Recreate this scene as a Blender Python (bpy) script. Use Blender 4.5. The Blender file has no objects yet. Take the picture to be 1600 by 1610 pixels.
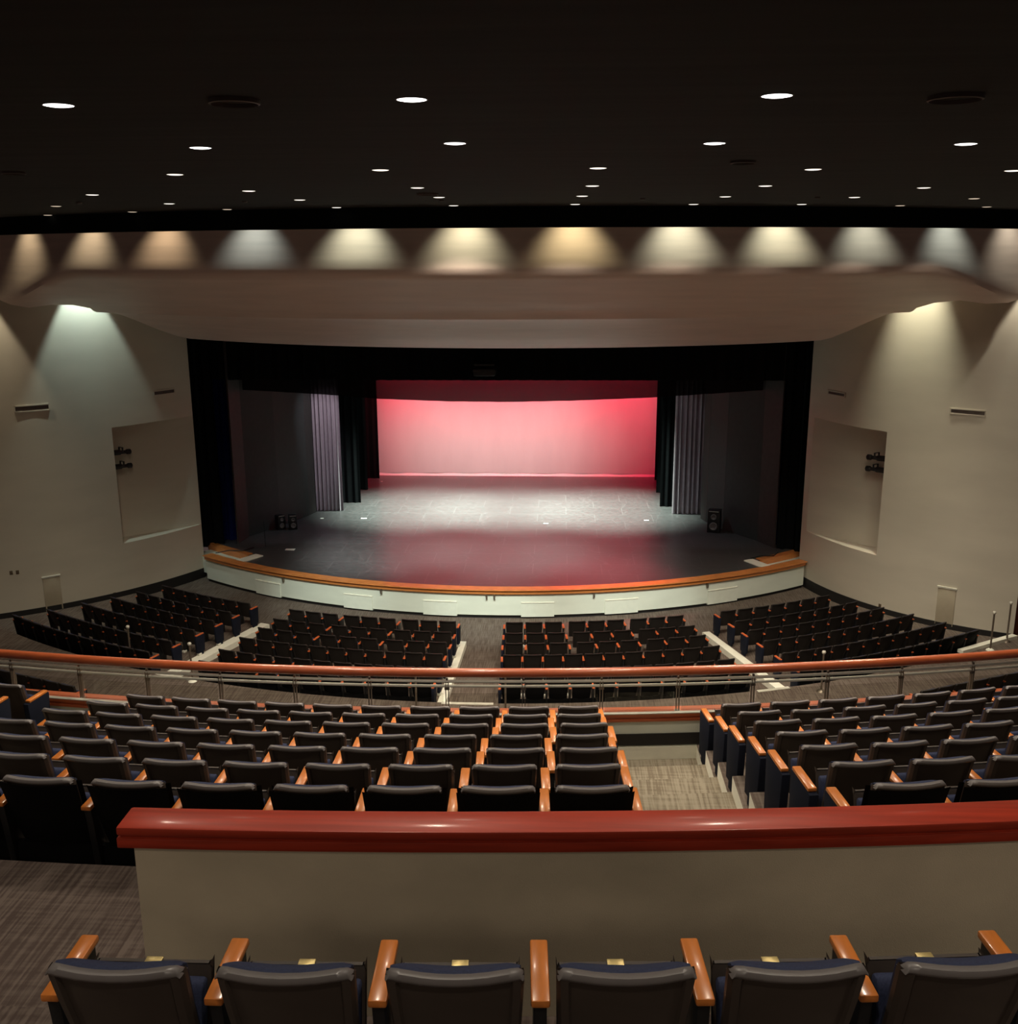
import bpy, bmesh, math, random
from mathutils import Vector, Matrix
random.seed(7)
S = bpy.context.scene
COL = S.collection
D2R = math.pi / 180

# ------------------------------------------------------------------ camera
FPX = 1600.0
PITCH, YAW, ROLL = 14.04 * D2R, 2.9 * D2R, .26 * D2R
EYE = Vector((2.1, 0, 11.6))
Wf = Vector((-math.sin(YAW) * math.cos(PITCH), math.cos(YAW) * math.cos(PITCH), -math.sin(PITCH)))
r0 = Vector((math.cos(YAW), math.sin(YAW), 0)); u0 = r0.cross(Wf)
Rt = r0 * math.cos(ROLL) - u0 * math.sin(ROLL)
Up = u0 * math.cos(ROLL) + r0 * math.sin(ROLL)
cam = bpy.data.cameras.new('camera'); camo = bpy.data.objects.new('camera', cam); COL.objects.link(camo)
cam.sensor_fit = 'HORIZONTAL'; cam.sensor_width = 36; cam.lens = 36 * FPX / 1600; cam.clip_end = 300; cam.clip_start = .05
camo.matrix_world = Matrix(((Rt.x, Up.x, -Wf.x, EYE.x), (Rt.y, Up.y, -Wf.y, EYE.y), (Rt.z, Up.z, -Wf.z, EYE.z), (0, 0, 0, 1)))
S.camera = camo
S.view_settings.view_transform = 'Standard'; S.view_settings.look = 'None'
S.view_settings.gamma = 1; S.view_settings.use_curve_mapping = False; S.view_settings.exposure = 0

# ------------------------------------------------------------------ world and light levels
wd = bpy.data.worlds.new('world'); S.world = wd; wd.use_nodes = True
wd.node_tree.nodes['Background'].inputs[0].default_value = (.054, .037, .033, 1)  # brown ambient fill, added for bounce from the unseen hall
wd.node_tree.nodes['Background'].inputs[1].default_value = 1.0
S.cycles.max_bounces = 8; S.cycles.diffuse_bounces = 4; S.cycles.glossy_bounces = 4; S.cycles.transparent_max_bounces = 12
S.cycles.sample_clamp_indirect = 3; S.cycles.use_denoising = True

HOUSE_W = 520        # each ceiling downlight
SCALLOP_W = 62
WALLSPOT_W = 640
APRON_W = 8200
CYC_RED_W = 860
CYC_WHITE_W = 85
FLOOR_WASH_W = 27000

def spot(name, loc, target, w, color, ang=80, blend=.5, rad=.08, parent=None):
    l = bpy.data.lights.new(name, 'SPOT'); l.energy = w; l.color = color; l.spot_size = ang * D2R
    l.spot_blend = blend; l.shadow_soft_size = rad
    o = bpy.data.objects.new(name, l); COL.objects.link(o)
    o.location = loc
    o.rotation_euler = (Vector(target) - Vector(loc)).to_track_quat('-Z', 'Y').to_euler()
    if parent:
        o.parent = parent; o.matrix_parent_inverse = parent.matrix_basis.inverted()
    return o

def area(name, loc, target, w, color, sx, sy, spread=180):
    l = bpy.data.lights.new(name, 'AREA'); l.shape = 'RECTANGLE'; l.size = sx; l.size_y = sy; l.energy = w; l.color = color
    l.spread = spread * D2R
    o = bpy.data.objects.new(name, l); COL.objects.link(o); o.location = loc
    d = (Vector(target) - Vector(loc)).normalized()
    # keep local X along world X
    z = -d; x = Vector((1, 0, 0)); x = (x - z * x.dot(z)).normalized(); y = z.cross(x)
    o.rotation_euler = Matrix((x, y, z)).transposed().to_euler()
    return o

# ------------------------------------------------------------------ pixel -> place in the hall
def ray(x, y): return Rt * ((x - 800) / FPX) + Up * ((805 - y) / FPX) + Wf
def at_z(x, y, z):
    d = ray(x, y); return EYE + d * ((z - EYE.z) / d.z)
def at_y(x, y, Y):
    d = ray(x, y); return EYE + d * (Y / d.y)
def at_cyl(x, y, c, R, near=True):
    d = ray(x, y); ex, ey = EYE.x - c[0], EYE.y - c[1]
    a = d.x ** 2 + d.y ** 2; b = 2 * (ex * d.x + ey * d.y); cc = ex * ex + ey * ey - R * R
    q = max(b * b - 4 * a * cc, 0) ** .5
    t = (-b - q) / (2 * a) if near else (-b + q) / (2 * a)
    return EYE + d * t
def px(p):
    v = Vector(p) - EYE; c = v.dot(Wf)
    if c < .05: return None
    return (800 + FPX * v.dot(Rt) / c, 805 - FPX * v.dot(Up) / c)

# ------------------------------------------------------------------ materials
def lin(c):
    return tuple(((v / 255) / 12.92 if v / 255 <= .04045 else ((v / 255 + .055) / 1.055) ** 2.4) for v in c) + (1,)
def mat(name, col, rough=.6, metal=0, spec=.5, noise=.15, nscale=(6, 6, 6), bump=0, bscale=60, coat=0, emit=None, estr=0):
    m = bpy.data.materials.new(name); m.use_nodes = True; nt = m.node_tree; b = nt.nodes['Principled BSDF']
    col = col if len(col) == 4 else tuple(col) + (1,)
    b.inputs['Roughness'].default_value = rough; b.inputs['Metallic'].default_value = metal
    b.inputs['Specular IOR Level'].default_value = spec
    if coat: b.inputs['Coat Weight'].default_value = coat; b.inputs['Coat Roughness'].default_value = .12
    tc = nt.nodes.new('ShaderNodeTexCoord'); mp = nt.nodes.new('ShaderNodeMapping'); mp.inputs['Scale'].default_value = nscale
    n = nt.nodes.new('ShaderNodeTexNoise'); n.inputs['Scale'].default_value = 1; n.inputs['Detail'].default_value = 5
    nt.links.new(tc.outputs['Object'], mp.inputs[0]); nt.links.new(mp.outputs[0], n.inputs['Vector'])
    cr = nt.nodes.new('ShaderNodeValToRGB'); e = cr.color_ramp.elements
    e[0].position = .3; e[1].position = .7
    e[0].color = tuple(c * (1 - noise) for c in col[:3]) + (1,); e[1].color = tuple(min(1, c * (1 + noise)) for c in col[:3]) + (1,)
    nt.links.new(n.outputs[0], cr.inputs[0]); nt.links.new(cr.outputs[0], b.inputs['Base Color'])
    if bump:
        n2 = nt.nodes.new('ShaderNodeTexNoise'); n2.inputs['Scale'].default_value = bscale; n2.inputs['Detail'].default_value = 3
        bp = nt.nodes.new('ShaderNodeBump'); bp.inputs['Strength'].default_value = bump; bp.inputs['Distance'].default_value = .01
        nt.links.new(tc.outputs['Object'], n2.inputs['Vector']); nt.links.new(n2.outputs[0], bp.inputs['Height']); nt.links.new(bp.outputs[0], b.inputs['Normal'])
    if emit:
        b.inputs['Emission Color'].default_value = tuple(emit) + (1,); b.inputs['Emission Strength'].default_value = estr
    return m

def carpet(name, a, b_, rot=0, sx=1, sy=1):
    m = bpy.data.materials.new(name); m.use_nodes = True; nt = m.node_tree; b = nt.nodes['Principled BSDF']
    b.inputs['Roughness'].default_value = .95; b.inputs['Specular IOR Level'].default_value = .15
    tc = nt.nodes.new('ShaderNodeTexCoord')
    def noise(scale, rotz=rot, det=3):
        mp = nt.nodes.new('ShaderNodeMapping'); mp.inputs['Scale'].default_value = scale; mp.inputs['Rotation'].default_value = (0, 0, rotz)
        n = nt.nodes.new('ShaderNodeTexNoise'); n.inputs['Scale'].default_value = 1; n.inputs['Detail'].default_value = det
        nt.links.new(tc.outputs['Object'], mp.inputs[0]); nt.links.new(mp.outputs[0], n.inputs['Vector']); return n
    n1 = noise((38 * sx, 1.6 * sy, 1)); n2 = noise((2.2 * sx, 30 * sy, 1)); n3 = noise((1.3, 1.3, 1), det=1)
    mx = nt.nodes.new('ShaderNodeMath'); mx.operation = 'ADD'; nt.links.new(n1.outputs[0], mx.inputs[0])
    m2 = nt.nodes.new('ShaderNodeMath'); m2.operation = 'MULTIPLY'; m2.inputs[1].default_value = .45; nt.links.new(n2.outputs[0], m2.inputs[0])
    nt.links.new(m2.outputs[0], mx.inputs[1])
    m3 = nt.nodes.new('ShaderNodeMath'); m3.operation = 'MULTIPLY_ADD'; m3.inputs[1].default_value = .25
    nt.links.new(n3.outputs[0], m3.inputs[0]); nt.links.new(mx.outputs[0], m3.inputs[2])
    cr = nt.nodes.new('ShaderNodeValToRGB'); e = cr.color_ramp.elements; e[0].position = .72; e[1].position = .98
    e[0].color = a; e[1].color = b_
    nt.links.new(m3.outputs[0], cr.inputs[0]); nt.links.new(cr.outputs[0], b.inputs['Base Color'])
    return m

M = {}
M['ceiling'] = mat('ceiling_paint', (.012, .0105, .0095), .85, spec=.25, noise=.4, nscale=(.4, 5, 1))
M['fascia'] = mat('fascia_black', (.004, .006, .006), .9, spec=.1)
M['plaster'] = mat('soffit_plaster', (.76, .61, .54), .38, spec=.4, noise=.06, nscale=(.5, .5, 7), bump=.15, bscale=3)
M['wall'] = mat('wall_paint', (.60, .55, .45), .75, spec=.3, noise=.06, nscale=(.35, .35, 1.2), bump=.1, bscale=25)
M['wallnear'] = mat('wall_fabric', (.60, .50, .37), .9, spec=.2, noise=.14, nscale=(1.4, 1.4, 2.2), bump=.25, bscale=180)
M['carpet'] = carpet('carpet', (.085, .062, .050, 1), (.15, .12, .098, 1))
M['carpet_near'] = carpet('carpet_near', (.060, .042, .036, 1), (.115, .088, .075, 1), rot=-.55, sx=1.3)
M['carpet_aisle'] = carpet('carpet_aisle', (.15, .12, .085, 1), (.25, .215, .16, 1), sx=1.2)
M['white'] = mat('riser_white', (.84, .82, .70), .6, noise=.04)
M['baseboard'] = mat('baseboard_black', (.01, .009, .009), .6)
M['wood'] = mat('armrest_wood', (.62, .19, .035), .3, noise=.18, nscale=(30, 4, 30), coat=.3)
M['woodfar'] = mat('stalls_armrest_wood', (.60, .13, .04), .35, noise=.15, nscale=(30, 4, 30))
M['rail'] = mat('handrail_wood', (.40, .09, .032), .28, noise=.15, nscale=(3, 30, 30), coat=.5)
M['cap'] = mat('cherry_wood', (.38, .035, .014), .42, noise=.22, nscale=(1.5, 30, 30), coat=.15, spec=.35)
M['stagewood'] = mat('stage_wood', (.62, .22, .06), .35, noise=.15, nscale=(3, 3, 30), coat=.3)
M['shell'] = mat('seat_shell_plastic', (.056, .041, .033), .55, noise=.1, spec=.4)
M['shelldim'] = mat('stalls_seat_plastic_dimmed', (.022, .018, .016), .6, noise=.1, spec=.3)  # same seat plastic, darkened in colour for the dimmer light on the stalls
M['lip'] = mat('seat_lip_plastic_highlit', (.16, .142, .14), .35, noise=.06, spec=.6)  # grey lip plastic, its colour paled to carry the glossy edge highlight
M['blackpanel'] = mat('seat_back_black', (.0035, .0035, .004), .8, spec=.15)
M['blue'] = mat('seat_fabric_blue', (.035, .042, .085), .9, noise=.2, nscale=(120, 120, 120), spec=.2)
M['navy'] = mat('end_panel_navy', (.006, .008, .018), .9, spec=.2, noise=.1)
M['black'] = mat('black_metal', (.008, .008, .009), .5)
M['brass'] = mat('number_plate_brass', (.75, .58, .25), .35, metal=.6)
M['steel'] = mat('brushed_steel', (.66, .63, .54), .4, metal=.3, noise=.05)
M['post'] = mat('bronze_post', (.22, .18, .14), .35, metal=.7, noise=.05)
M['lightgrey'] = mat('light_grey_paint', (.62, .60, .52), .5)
M['stagefloor'] = None
M['apron'] = mat('apron_paint', (.70, .72, .62), .5, noise=.05, nscale=(1, 1, 3))
M['apronpanel'] = mat('apron_panel_paint', (.73, .75, .65), .5, noise=.03)
M['velour'] = mat('black_velour', (.006, .007, .008), .95, spec=.08)
M['navyvel'] = mat('navy_velour', (.006, .012, .09), .95, spec=.08)
M['greycurt'] = mat('grey_curtain', (.42, .36, .40), .9, spec=.15, noise=.05)
M['panel'] = mat('stage_side_panel', (.026, .029, .029), .8, noise=.1)
M['panelbrown'] = mat('stage_brown_panel', (.034, .028, .027), .8)
M['slot'] = mat('vent_slot', (.10, .075, .065), .8)
M['wallpanel'] = mat('access_panel_paint', (.44, .38, .28), .7, noise=.03)
M['outlet'] = mat('outlet_brown', (.12, .085, .05), .5)
M['rim'] = mat('vent_rim', (.05, .034, .028), .5)
M['dark'] = mat('void_black', (.002, .002, .002), .9, spec=.05)
M['door'] = mat('door_red_brown', (.20, .045, .025), .5)
M['hem'] = mat('hem_white', (.95, .93, .93), .6, noise=.01)
M['projbar'] = mat('projector_bar', (.03, .026, .025), .8)
M['tape'] = mat('tape_white', (.75, .72, .66), .6)

def emission(name, col, s):
    m = bpy.data.materials.new(name); m.use_nodes = True; b = m.node_tree.nodes['Principled BSDF']
    b.inputs['Base Color'].default_value = (.8, .8, .8, 1)
    b.inputs['Emission Color'].default_value = tuple(col) + (1,); b.inputs['Emission Strength'].default_value = s
    return m
M['lamp_near'] = emission('lamp_lens_bright', (1, .95, .93), 3.0)
M['lamp_far'] = emission('lamp_lens_warm', (1, .90, .78), 1.6)
M['lamp_dim'] = emission('lamp_lens_dim', (1, .80, .6), .75)
M['floor_lamp'] = emission('post_lamp', (1, .95, .85), 1.0)

def stage_floor_mat():
    m = bpy.data.materials.new('stage_floor_black'); m.use_nodes = True; nt = m.node_tree; b = nt.nodes['Principled BSDF']
    tc = nt.nodes.new('ShaderNodeTexCoord')
    n1 = nt.nodes.new('ShaderNodeTexNoise'); n1.inputs['Scale'].default_value = 5; n1.inputs['Detail'].default_value = 8; n1.inputs['Roughness'].default_value = .7
    nt.links.new(tc.outputs['Object'], n1.inputs['Vector'])
    # scuffs: thin lines where a distorted voronoi edge is near zero
    v = nt.nodes.new('ShaderNodeTexVoronoi'); v.feature = 'DISTANCE_TO_EDGE'; v.inputs['Scale'].default_value = .55
    n2 = nt.nodes.new('ShaderNodeTexNoise'); n2.inputs['Scale'].default_value = 2.5
    ad = nt.nodes.new('ShaderNodeMixRGB'); ad.blend_type = 'ADD'; ad.inputs[0].default_value = .35
    nt.links.new(tc.outputs['Object'], ad.inputs[1]); nt.links.new(tc.outputs['Object'], n2.inputs['Vector']); nt.links.new(n2.outputs[1], ad.inputs[2])
    nt.links.new(ad.outputs[0], v.inputs['Vector'])
    r = nt.nodes.new('ShaderNodeValToRGB'); r.color_ramp.elements[0].color = (.16, .15, .15, 1); r.color_ramp.elements[1].color = (.0, .0, .0, 1); r.color_ramp.elements[1].position = .012
    nt.links.new(v.outputs['Distance'], r.inputs[0])
    cr = nt.nodes.new('ShaderNodeValToRGB'); e = cr.color_ramp.elements; e[0].position = .35; e[1].position = .75
    e[0].color = (.044, .042, .043, 1); e[1].color = (.080, .076, .077, 1)
    nt.links.new(n1.outputs[0], cr.inputs[0])
    # floor boards, 1.2 m sheets
    br = nt.nodes.new('ShaderNodeTexBrick'); br.inputs['Scale'].default_value = 1; br.inputs['Brick Width'].default_value = 2.4; br.inputs['Row Height'].default_value = 1.2
    br.inputs['Mortar Size'].default_value = .012; br.inputs['Color1'].default_value = (0, 0, 0, 1); br.inputs['Color2'].default_value = (.004, .004, .004, 1); br.inputs['Mortar'].default_value = (.05, .05, .05, 1)
    nt.links.new(tc.outputs['Object'], br.inputs['Vector'])
    a1 = nt.nodes.new('ShaderNodeMixRGB'); a1.blend_type = 'ADD'; a1.inputs[0].default_value = .16
    a2 = nt.nodes.new('ShaderNodeMixRGB'); a2.blend_type = 'ADD'; a2.inputs[0].default_value = .8
    nt.links.new(cr.outputs[0], a1.inputs[1]); nt.links.new(r.outputs[0], a1.inputs[2]); nt.links.new(a1.outputs[0], a2.inputs[1]); nt.links.new(br.outputs[0], a2.inputs[2])
    nt.links.new(a2.outputs[0], b.inputs['Base Color'])
    rr = nt.nodes.new('ShaderNodeMapRange'); rr.inputs[3].default_value = .27; rr.inputs[4].default_value = .40
    nt.links.new(n1.outputs[0], rr.inputs[0]); nt.links.new(rr.outputs[0], b.inputs['Roughness'])
    b.inputs['Specular IOR Level'].default_value = .5
    return m
M['stagefloor'] = stage_floor_mat()

def scrim_mat():
    m = bpy.data.materials.new('black_scrim'); m.use_nodes = True; nt = m.node_tree
    for n in list(nt.nodes): nt.nodes.remove(n)
    o = nt.nodes.new('ShaderNodeOutputMaterial'); mx = nt.nodes.new('ShaderNodeMixShader'); t = nt.nodes.new('ShaderNodeBsdfTransparent'); d = nt.nodes.new('ShaderNodeBsdfDiffuse')
    d.inputs[0].default_value = (.012, .010, .011, 1); mx.inputs[0].default_value = .79
    nt.links.new(t.outputs[0], mx.inputs[1]); nt.links.new(d.outputs[0], mx.inputs[2]); nt.links.new(mx.outputs[0], o.inputs[0]); return m
M['scrim'] = scrim_mat()

def glass_mat():
    m = bpy.data.materials.new('guard_glass'); m.use_nodes = True; nt = m.node_tree
    for n in list(nt.nodes): nt.nodes.remove(n)
    o = nt.nodes.new('ShaderNodeOutputMaterial'); mx = nt.nodes.new('ShaderNodeMixShader'); t = nt.nodes.new('ShaderNodeBsdfTransparent'); g = nt.nodes.new('ShaderNodeBsdfGlossy')
    t.inputs[0].default_value = (.90, .90, .88, 1); g.inputs['Roughness'].default_value = .05; g.inputs[0].default_value = (.8, .8, .75, 1)
    lw = nt.nodes.new('ShaderNodeFresnel'); lw.inputs[0].default_value = 1.3
    nt.links.new(lw.outputs[0], mx.inputs[0]); nt.links.new(t.outputs[0], mx.inputs[1]); nt.links.new(g.outputs[0], mx.inputs[2]); nt.links.new(mx.outputs[0], o.inputs[0]); return m
M['glass'] = glass_mat()

def cyc_mat():
    m = mat('cyc_cloth', (.86, .84, .84), .9, spec=.1, noise=.02, nscale=(2, 2, .6))
    return m
M['cyc'] = cyc_mat()

# ------------------------------------------------------------------ mesh helpers
class MB:
    def __init__(s): s.v = []; s.f = []; s.m = []
    def add(s, vs, fs, mi=0):
        k = len(s.v); s.v += [tuple(v) for v in vs]; s.f += [tuple(i + k for i in f) for f in fs]; s.m += [mi] * len(fs); return s
    def box(s, x0, x1, y0, y1, z0, z1, mi=0, top=None):
        if top is None: top = (x0, x1, y0, y1)
        a, b, c, d = top
        vs = [(x0, y0, z0), (x1, y0, z0), (x1, y1, z0), (x0, y1, z0), (a, c, z1), (b, c, z1), (b, d, z1), (a, d, z1)]
        return s.add(vs, [(3, 2, 1, 0), (4, 5, 6, 7), (0, 1, 5, 4), (1, 2, 6, 5), (2, 3, 7, 6), (3, 0, 4, 7)], mi)
    def prism(s, poly, z0, z1, mi=0, mside=None):
        n = len(poly); vs = [(p[0], p[1], z0) for p in poly] + [(p[0], p[1], z1) for p in poly]
        s.add(vs, [tuple(range(n - 1, -1, -1)), tuple(range(n, 2 * n))], mi)
        k = len(s.v) - 2 * n
        for i in range(n):
            j = (i + 1) % n; s.f.append((k + i, k + j, k + n + j, k + n + i)); s.m.append(mi if mside is None else mside)
        return s
    def extr(s, prof, x0, x1, mi=0):   # profile in (y,z), extruded along x
        n = len(prof); vs = [(x0, p[0], p[1]) for p in prof] + [(x1, p[0], p[1]) for p in prof]
        fs = [tuple(range(n)), tuple(range(2 * n - 1, n - 1, -1))]
        for i in range(n):
            j = (i + 1) % n; fs.append((i, n + i, n + j, j))
        return s.add(vs, fs, mi)
    def grid(s, rows, mi=0, closed=False):
        k = len(s.v); nr, nc = len(rows), len(rows[0])
        for r in rows: s.v += [tuple(p) for p in r]
        for i in range(nr - 1):
            for j in range(nc if closed else nc - 1):
                j2 = (j + 1) % nc
                s.f.append((k + i * nc + j, k + i * nc + j2, k + (i + 1) * nc + j2, k + (i + 1) * nc + j)); s.m.append(mi)
        return s
    def lathe(s, prof, n=24, c=(0, 0, 0), mi=0):
        rows = [[(c[0] + r * math.cos(2 * math.pi * j / n), c[1] + r * math.sin(2 * math.pi * j / n), c[2] + z) for j in range(n)] for r, z in prof]
        return s.grid(rows, mi, True)
    def tube(s, pts, r, n=10, mi=0, ry=None):
        pts = [Vector(p) for p in pts]; rows = []
        for i, p in enumerate(pts):
            t = (pts[min(i + 1, len(pts) - 1)] - pts[max(i - 1, 0)]).normalized()
            a = t.cross(Vector((0, 0, 1)));
            if a.length < .01: a = Vector((1, 0, 0))
            a.normalize(); b = a.cross(t)
            rows.append([p + a * (r * math.cos(2 * math.pi * j / n)) + b * ((ry or r) * math.sin(2 * math.pi * j / n)) for j in range(n)])
        k = len(s.v); s.grid(rows, mi, True)
        s.f.append(tuple(range(k + n - 1, k - 1, -1))); s.m.append(mi)
        e = k + (len(rows) - 1) * n; s.f.append(tuple(range(e, e + n))); s.m.append(mi)
        return s
    def sector(s, c, ra, rb, a0, a1, z0, z1, n=48, mi=0, mside=None, z0b=None, z1b=None):
        # slab between radii ra<rb and angles (deg, 0 = towards the audience); z0/z1 at ra, z0b/z1b at rb
        z0b = z0 if z0b is None else z0b; z1b = z1 if z1b is None else z1b; ms = mi if mside is None else mside
        rows = []
        for i in range(n + 1):
            a = (a0 + (a1 - a0) * i / n) * D2R; sx, cy = math.sin(a), -math.cos(a)
            rows.append([(c[0] + ra * sx, c[1] + ra * cy, z1), (c[0] + rb * sx, c[1] + rb * cy, z1b), (c[0] + rb * sx, c[1] + rb * cy, z0b), (c[0] + ra * sx, c[1] + ra * cy, z0)])
        k = len(s.v); nf = len(s.f); s.grid(rows, mi, True)
        for q in range(nf, len(s.f)):
            if (q - nf) % 4 != 0: s.m[q] = ms
        s.f.append((k, k + 3, k + 2, k + 1)); s.m.append(ms)
        e = k + 4 * n; s.f.append((e, e + 1, e + 2, e + 3)); s.m.append(ms)
        return s
    def build(s, name, m, parent=None, smooth=True, bevel=0, loc=None, ang=35):
        me = bpy.data.meshes.new(name); me.from_pydata(s.v, [], s.f)
        ms = m if isinstance(m, (list, tuple)) else [m]
        for q in ms: me.materials.append(q)
        me.polygons.foreach_set('material_index', s.m)
        bm = bmesh.new(); bm.from_mesh(me); bmesh.ops.recalc_face_normals(bm, faces=bm.faces)
        if bevel:
            es = [e for e in bm.edges if len(e.link_faces) == 2 and e.calc_face_angle(0) > .6]
            bmesh.ops.bevel(bm, geom=es, offset=bevel, segments=2, affect='EDGES', profile=.5)
        bm.to_mesh(me); bm.free()
        if smooth:
            me.polygons.foreach_set('use_smooth', [True] * len(me.polygons)); me.set_sharp_from_angle(angle=ang * D2R)
        o = bpy.data.objects.new(name, me); COL.objects.link(o)
        if parent: o.parent = parent
        if loc: o.location = loc
        return o
def tag(o, label=None, cat=None, group=None, kind=None):
    if label: o['label'] = label
    if cat: o['category'] = cat
    if group: o['group'] = group
    if kind: o['kind'] = kind
    return o
def empty(name, loc, rz=0, label=None, cat=None, group=None):
    o = bpy.data.objects.new(name, None); COL.objects.link(o); o.location = loc; o.rotation_euler = (0, 0, rz); o.empty_display_size = .1
    return tag(o, label, cat, group)
def struct(mb, name, m, label=None, **k):
    o = mb.build(name, m, **k); o['kind'] = 'structure'
    if label: o['label'] = label
    return o
def pol(c, R, a, z=0): return (c[0] + R * math.sin(a * D2R), c[1] - R * math.cos(a * D2R), z)
NTH = ['zeroth', 'first', 'second', 'third', 'fourth', 'fifth', 'sixth', 'seventh', 'eighth', 'ninth', 'tenth', 'eleventh', 'twelfth']

# ------------------------------------------------------------------ levels
CO = (0.0, 50.0)      # centre of curvature of stage and stalls
CM = (0.3, 37.0)      # of the balcony rows
CR_ = (0.2, 44.4)     # of the balcony rail
ZS = 1.0              # stage height
ZP = .18              # stalls seating level
ZA = .48              # cross aisle behind the stalls
ROWR = [21.38, 22.27, 23.08, 23.95, 24.93, 25.82]
MR = [26.58 + .825 * i for i in range(7)]
MZ = [5.88 + .295 * i for i in range(7)]
ZX = 7.965             # cross aisle behind the balcony rows
Z0 = 8.515             # camera-side tier (row of seats in the foreground)
ZC = 12.75            # ceiling

# ------------------------------------------------------------------ floors
mb = MB().sector(CO, 12, 20.75, -48, 48, -.15, 0, 60); struct(mb, 'floor', M['carpet'], 'brown carpeted floor in front of the stage')
mb = MB()
mb.sector(CO, 20.75, 25.87, -48, 48, -.15, 0, 60, z1b=.02)
struct(mb, 'floor', M['carpet'], 'carpeted aisle ramp between the stalls blocks')
mb = MB().sector(CO, 25.87, 39.5, -48, 48, -.15, ZA, 60); struct(mb, 'floor', M['carpet'], 'carpeted cross aisle behind the stalls')
BL = [(-45, -20.25), (-17.45, -1.95), (1.0, 16.5), (18.55, 45)]
for a, b in BL:
    mb = MB().sector(CO, 20.77, 25.869, a, b, 0, ZP, 40, 0, 1)
    struct(mb, 'floor', [M['carpet'], M['white']], 'raised carpeted seating platform with white edge', smooth=False)
for a, b in [(-1.95, 1.0), (-20.25, -17.45), (16.5, 18.55)]:
    mb = MB().sector(CO, 25.85, 25.97, a, b, ZA, ZA + .012, 10); struct(mb, 'trim_1', M['lightgrey'], 'pale nosing strip at the top of a stalls aisle')

for a, b in ((-21.1, -20.25), (-2.45, -1.95), (18.55, 19.2)):
    struct(MB().sector(CO, 20.8, 25.865, a, b, ZP, ZP + .006, 4), 'trim_8', M['white'], 'white painted edge of a stalls seating platform')
# balcony tiers
def xsector(mb, c, ra, rb, xa, xb, z0, z1, n=40, mi=0, ms=1):
    rows = []
    for i in range(n + 1):
        x = xa + (xb - xa) * i / n; dx = x - c[0]
        ya, yb = c[1] - math.sqrt(ra * ra - dx * dx), c[1] - math.sqrt(rb * rb - dx * dx)
        rows.append([(x, ya, z1), (x, yb, z1), (x, yb, z0), (x, ya, z0)])
    k = len(mb.v); nf = len(mb.f); mb.grid(rows, mi, True)
    mb.f.append((k, k + 3, k + 2, k + 1)); mb.m.append(ms); e = k + 4 * n; mb.f.append((e, e + 1, e + 2, e + 3)); mb.m.append(ms)
    return mb
AX = [-9.5, -4.28, -3.08, 2.68, 3.78, 12]      # balcony block / aisle limits in x
for i in range(7):
    ra = (MR[i] - .79) if i else 25.4; rb = MR[i] + .04
    for j, (xa, xb) in enumerate(zip(AX[:-1], AX[1:])):
        aisle = j in (1, 3)
        z = MZ[i] - (.17 if aisle else 0)
        mb = xsector(MB(), CM, ra, rb, xa, xb, z - .6, z, 24)
        struct(mb, 'floor', [M['carpet_aisle'] if aisle else M['carpet'], M['white']],
               ('carpeted aisle step, %s from the balcony rail' if aisle else 'balcony seating tier, %s from the rail') % NTH[i + 1], smooth=False)
mb = xsector(MB(), CM, MR[6] + .04, 33.42, -9.5, 12, ZX - .8, ZX, 40, 0, 0); struct(mb, 'floor', M['carpet_near'], 'dark brown patterned carpet of the upper cross aisle', smooth=False)
mb = xsector(MB(), CM, 33.42, 37.5, -9.5, 12, ZX - .8, Z0, 40, 0, 0); struct(mb, 'floor', M['carpet_near'], 'raised carpeted tier under the foreground seats', smooth=False)

# ------------------------------------------------------------------ side walls
WL = ((-22.13, 41.23), 12.16, -1)
WR = ((19.03, 37.83), 8.38, 1)
def wall_pt(W, x, r_off=0):   # point of the wall arc at world x
    c, R, _ = W; R = R + r_off; dx = x - c[0]
    return (x, c[1] - math.sqrt(max(R * R - dx * dx, 0)))
def wang(W, p): return math.atan2(p.y - W[0][1], p.x - W[0][0])
def build_side_wall(W, side, corners, xs_stage, outer):
    c, R, sg = W
    # opening corners on the arc
    pt = at_cyl(*corners[0], c, R); pb = at_cyl(*corners[1], c, R)
    zt, zb = pt.z, pb.z; th_o = (wang(W, pt) + wang(W, pb)) / 2
    pe = at_cyl(*corners[2], c, R); th_s = wang(W, pe)
    a_st = math.atan2(xs_stage[1] - c[1], xs_stage[0] - c[0])
    a_out = wang(W, Vector((outer[0], outer[1], 0)))
    def P(th, z, off=0): return (c[0] + (R + off) * math.cos(th), c[1] + (R + off) * math.sin(th), z)
    mb = MB()
    zs = [-.15, zb, zt, 14]
    n1, n2 = 14, 22
    def ths(a, b, n): return [a + (b - a) * i / n for i in range(n + 1)]
    s1, s2, s3 = ths(a_st, th_s, 3), ths(th_s, th_o, 20), ths(th_o, a_out, 14)
    for seg in (s1, s3):
        mb.grid([[P(t, z) for t in seg] for z in zs])
    mb.grid([[P(t, z) for t in s2] for z in zs[:2]]); mb.grid([[P(t, z) for t in s2] for z in zs[2:]])
    dep = lambda i: -.95 * (i / 20.0)
    back = [[P(t, z, dep(i)) for i, t in enumerate(s2)] for z in (zb, zt)]
    mb.grid(back)
    for z in (zb, zt): mb.grid([[P(t, z) for t in s2], [P(t, z, dep(i)) for i, t in enumerate(s2)]])
    mb.grid([[P(th_o, zb), P(th_o, zt)], [P(th_o, zb, -.95), P(th_o, zt, -.95)]])
    # give the wall thickness: outer skin
    full = ths(a_st, a_out, 36)
    mb.grid([[P(t, z, -1.3) for t in full] for z in (-.15, 14)])
    return mb, P, zt, zb, th_o, a_out
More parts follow.
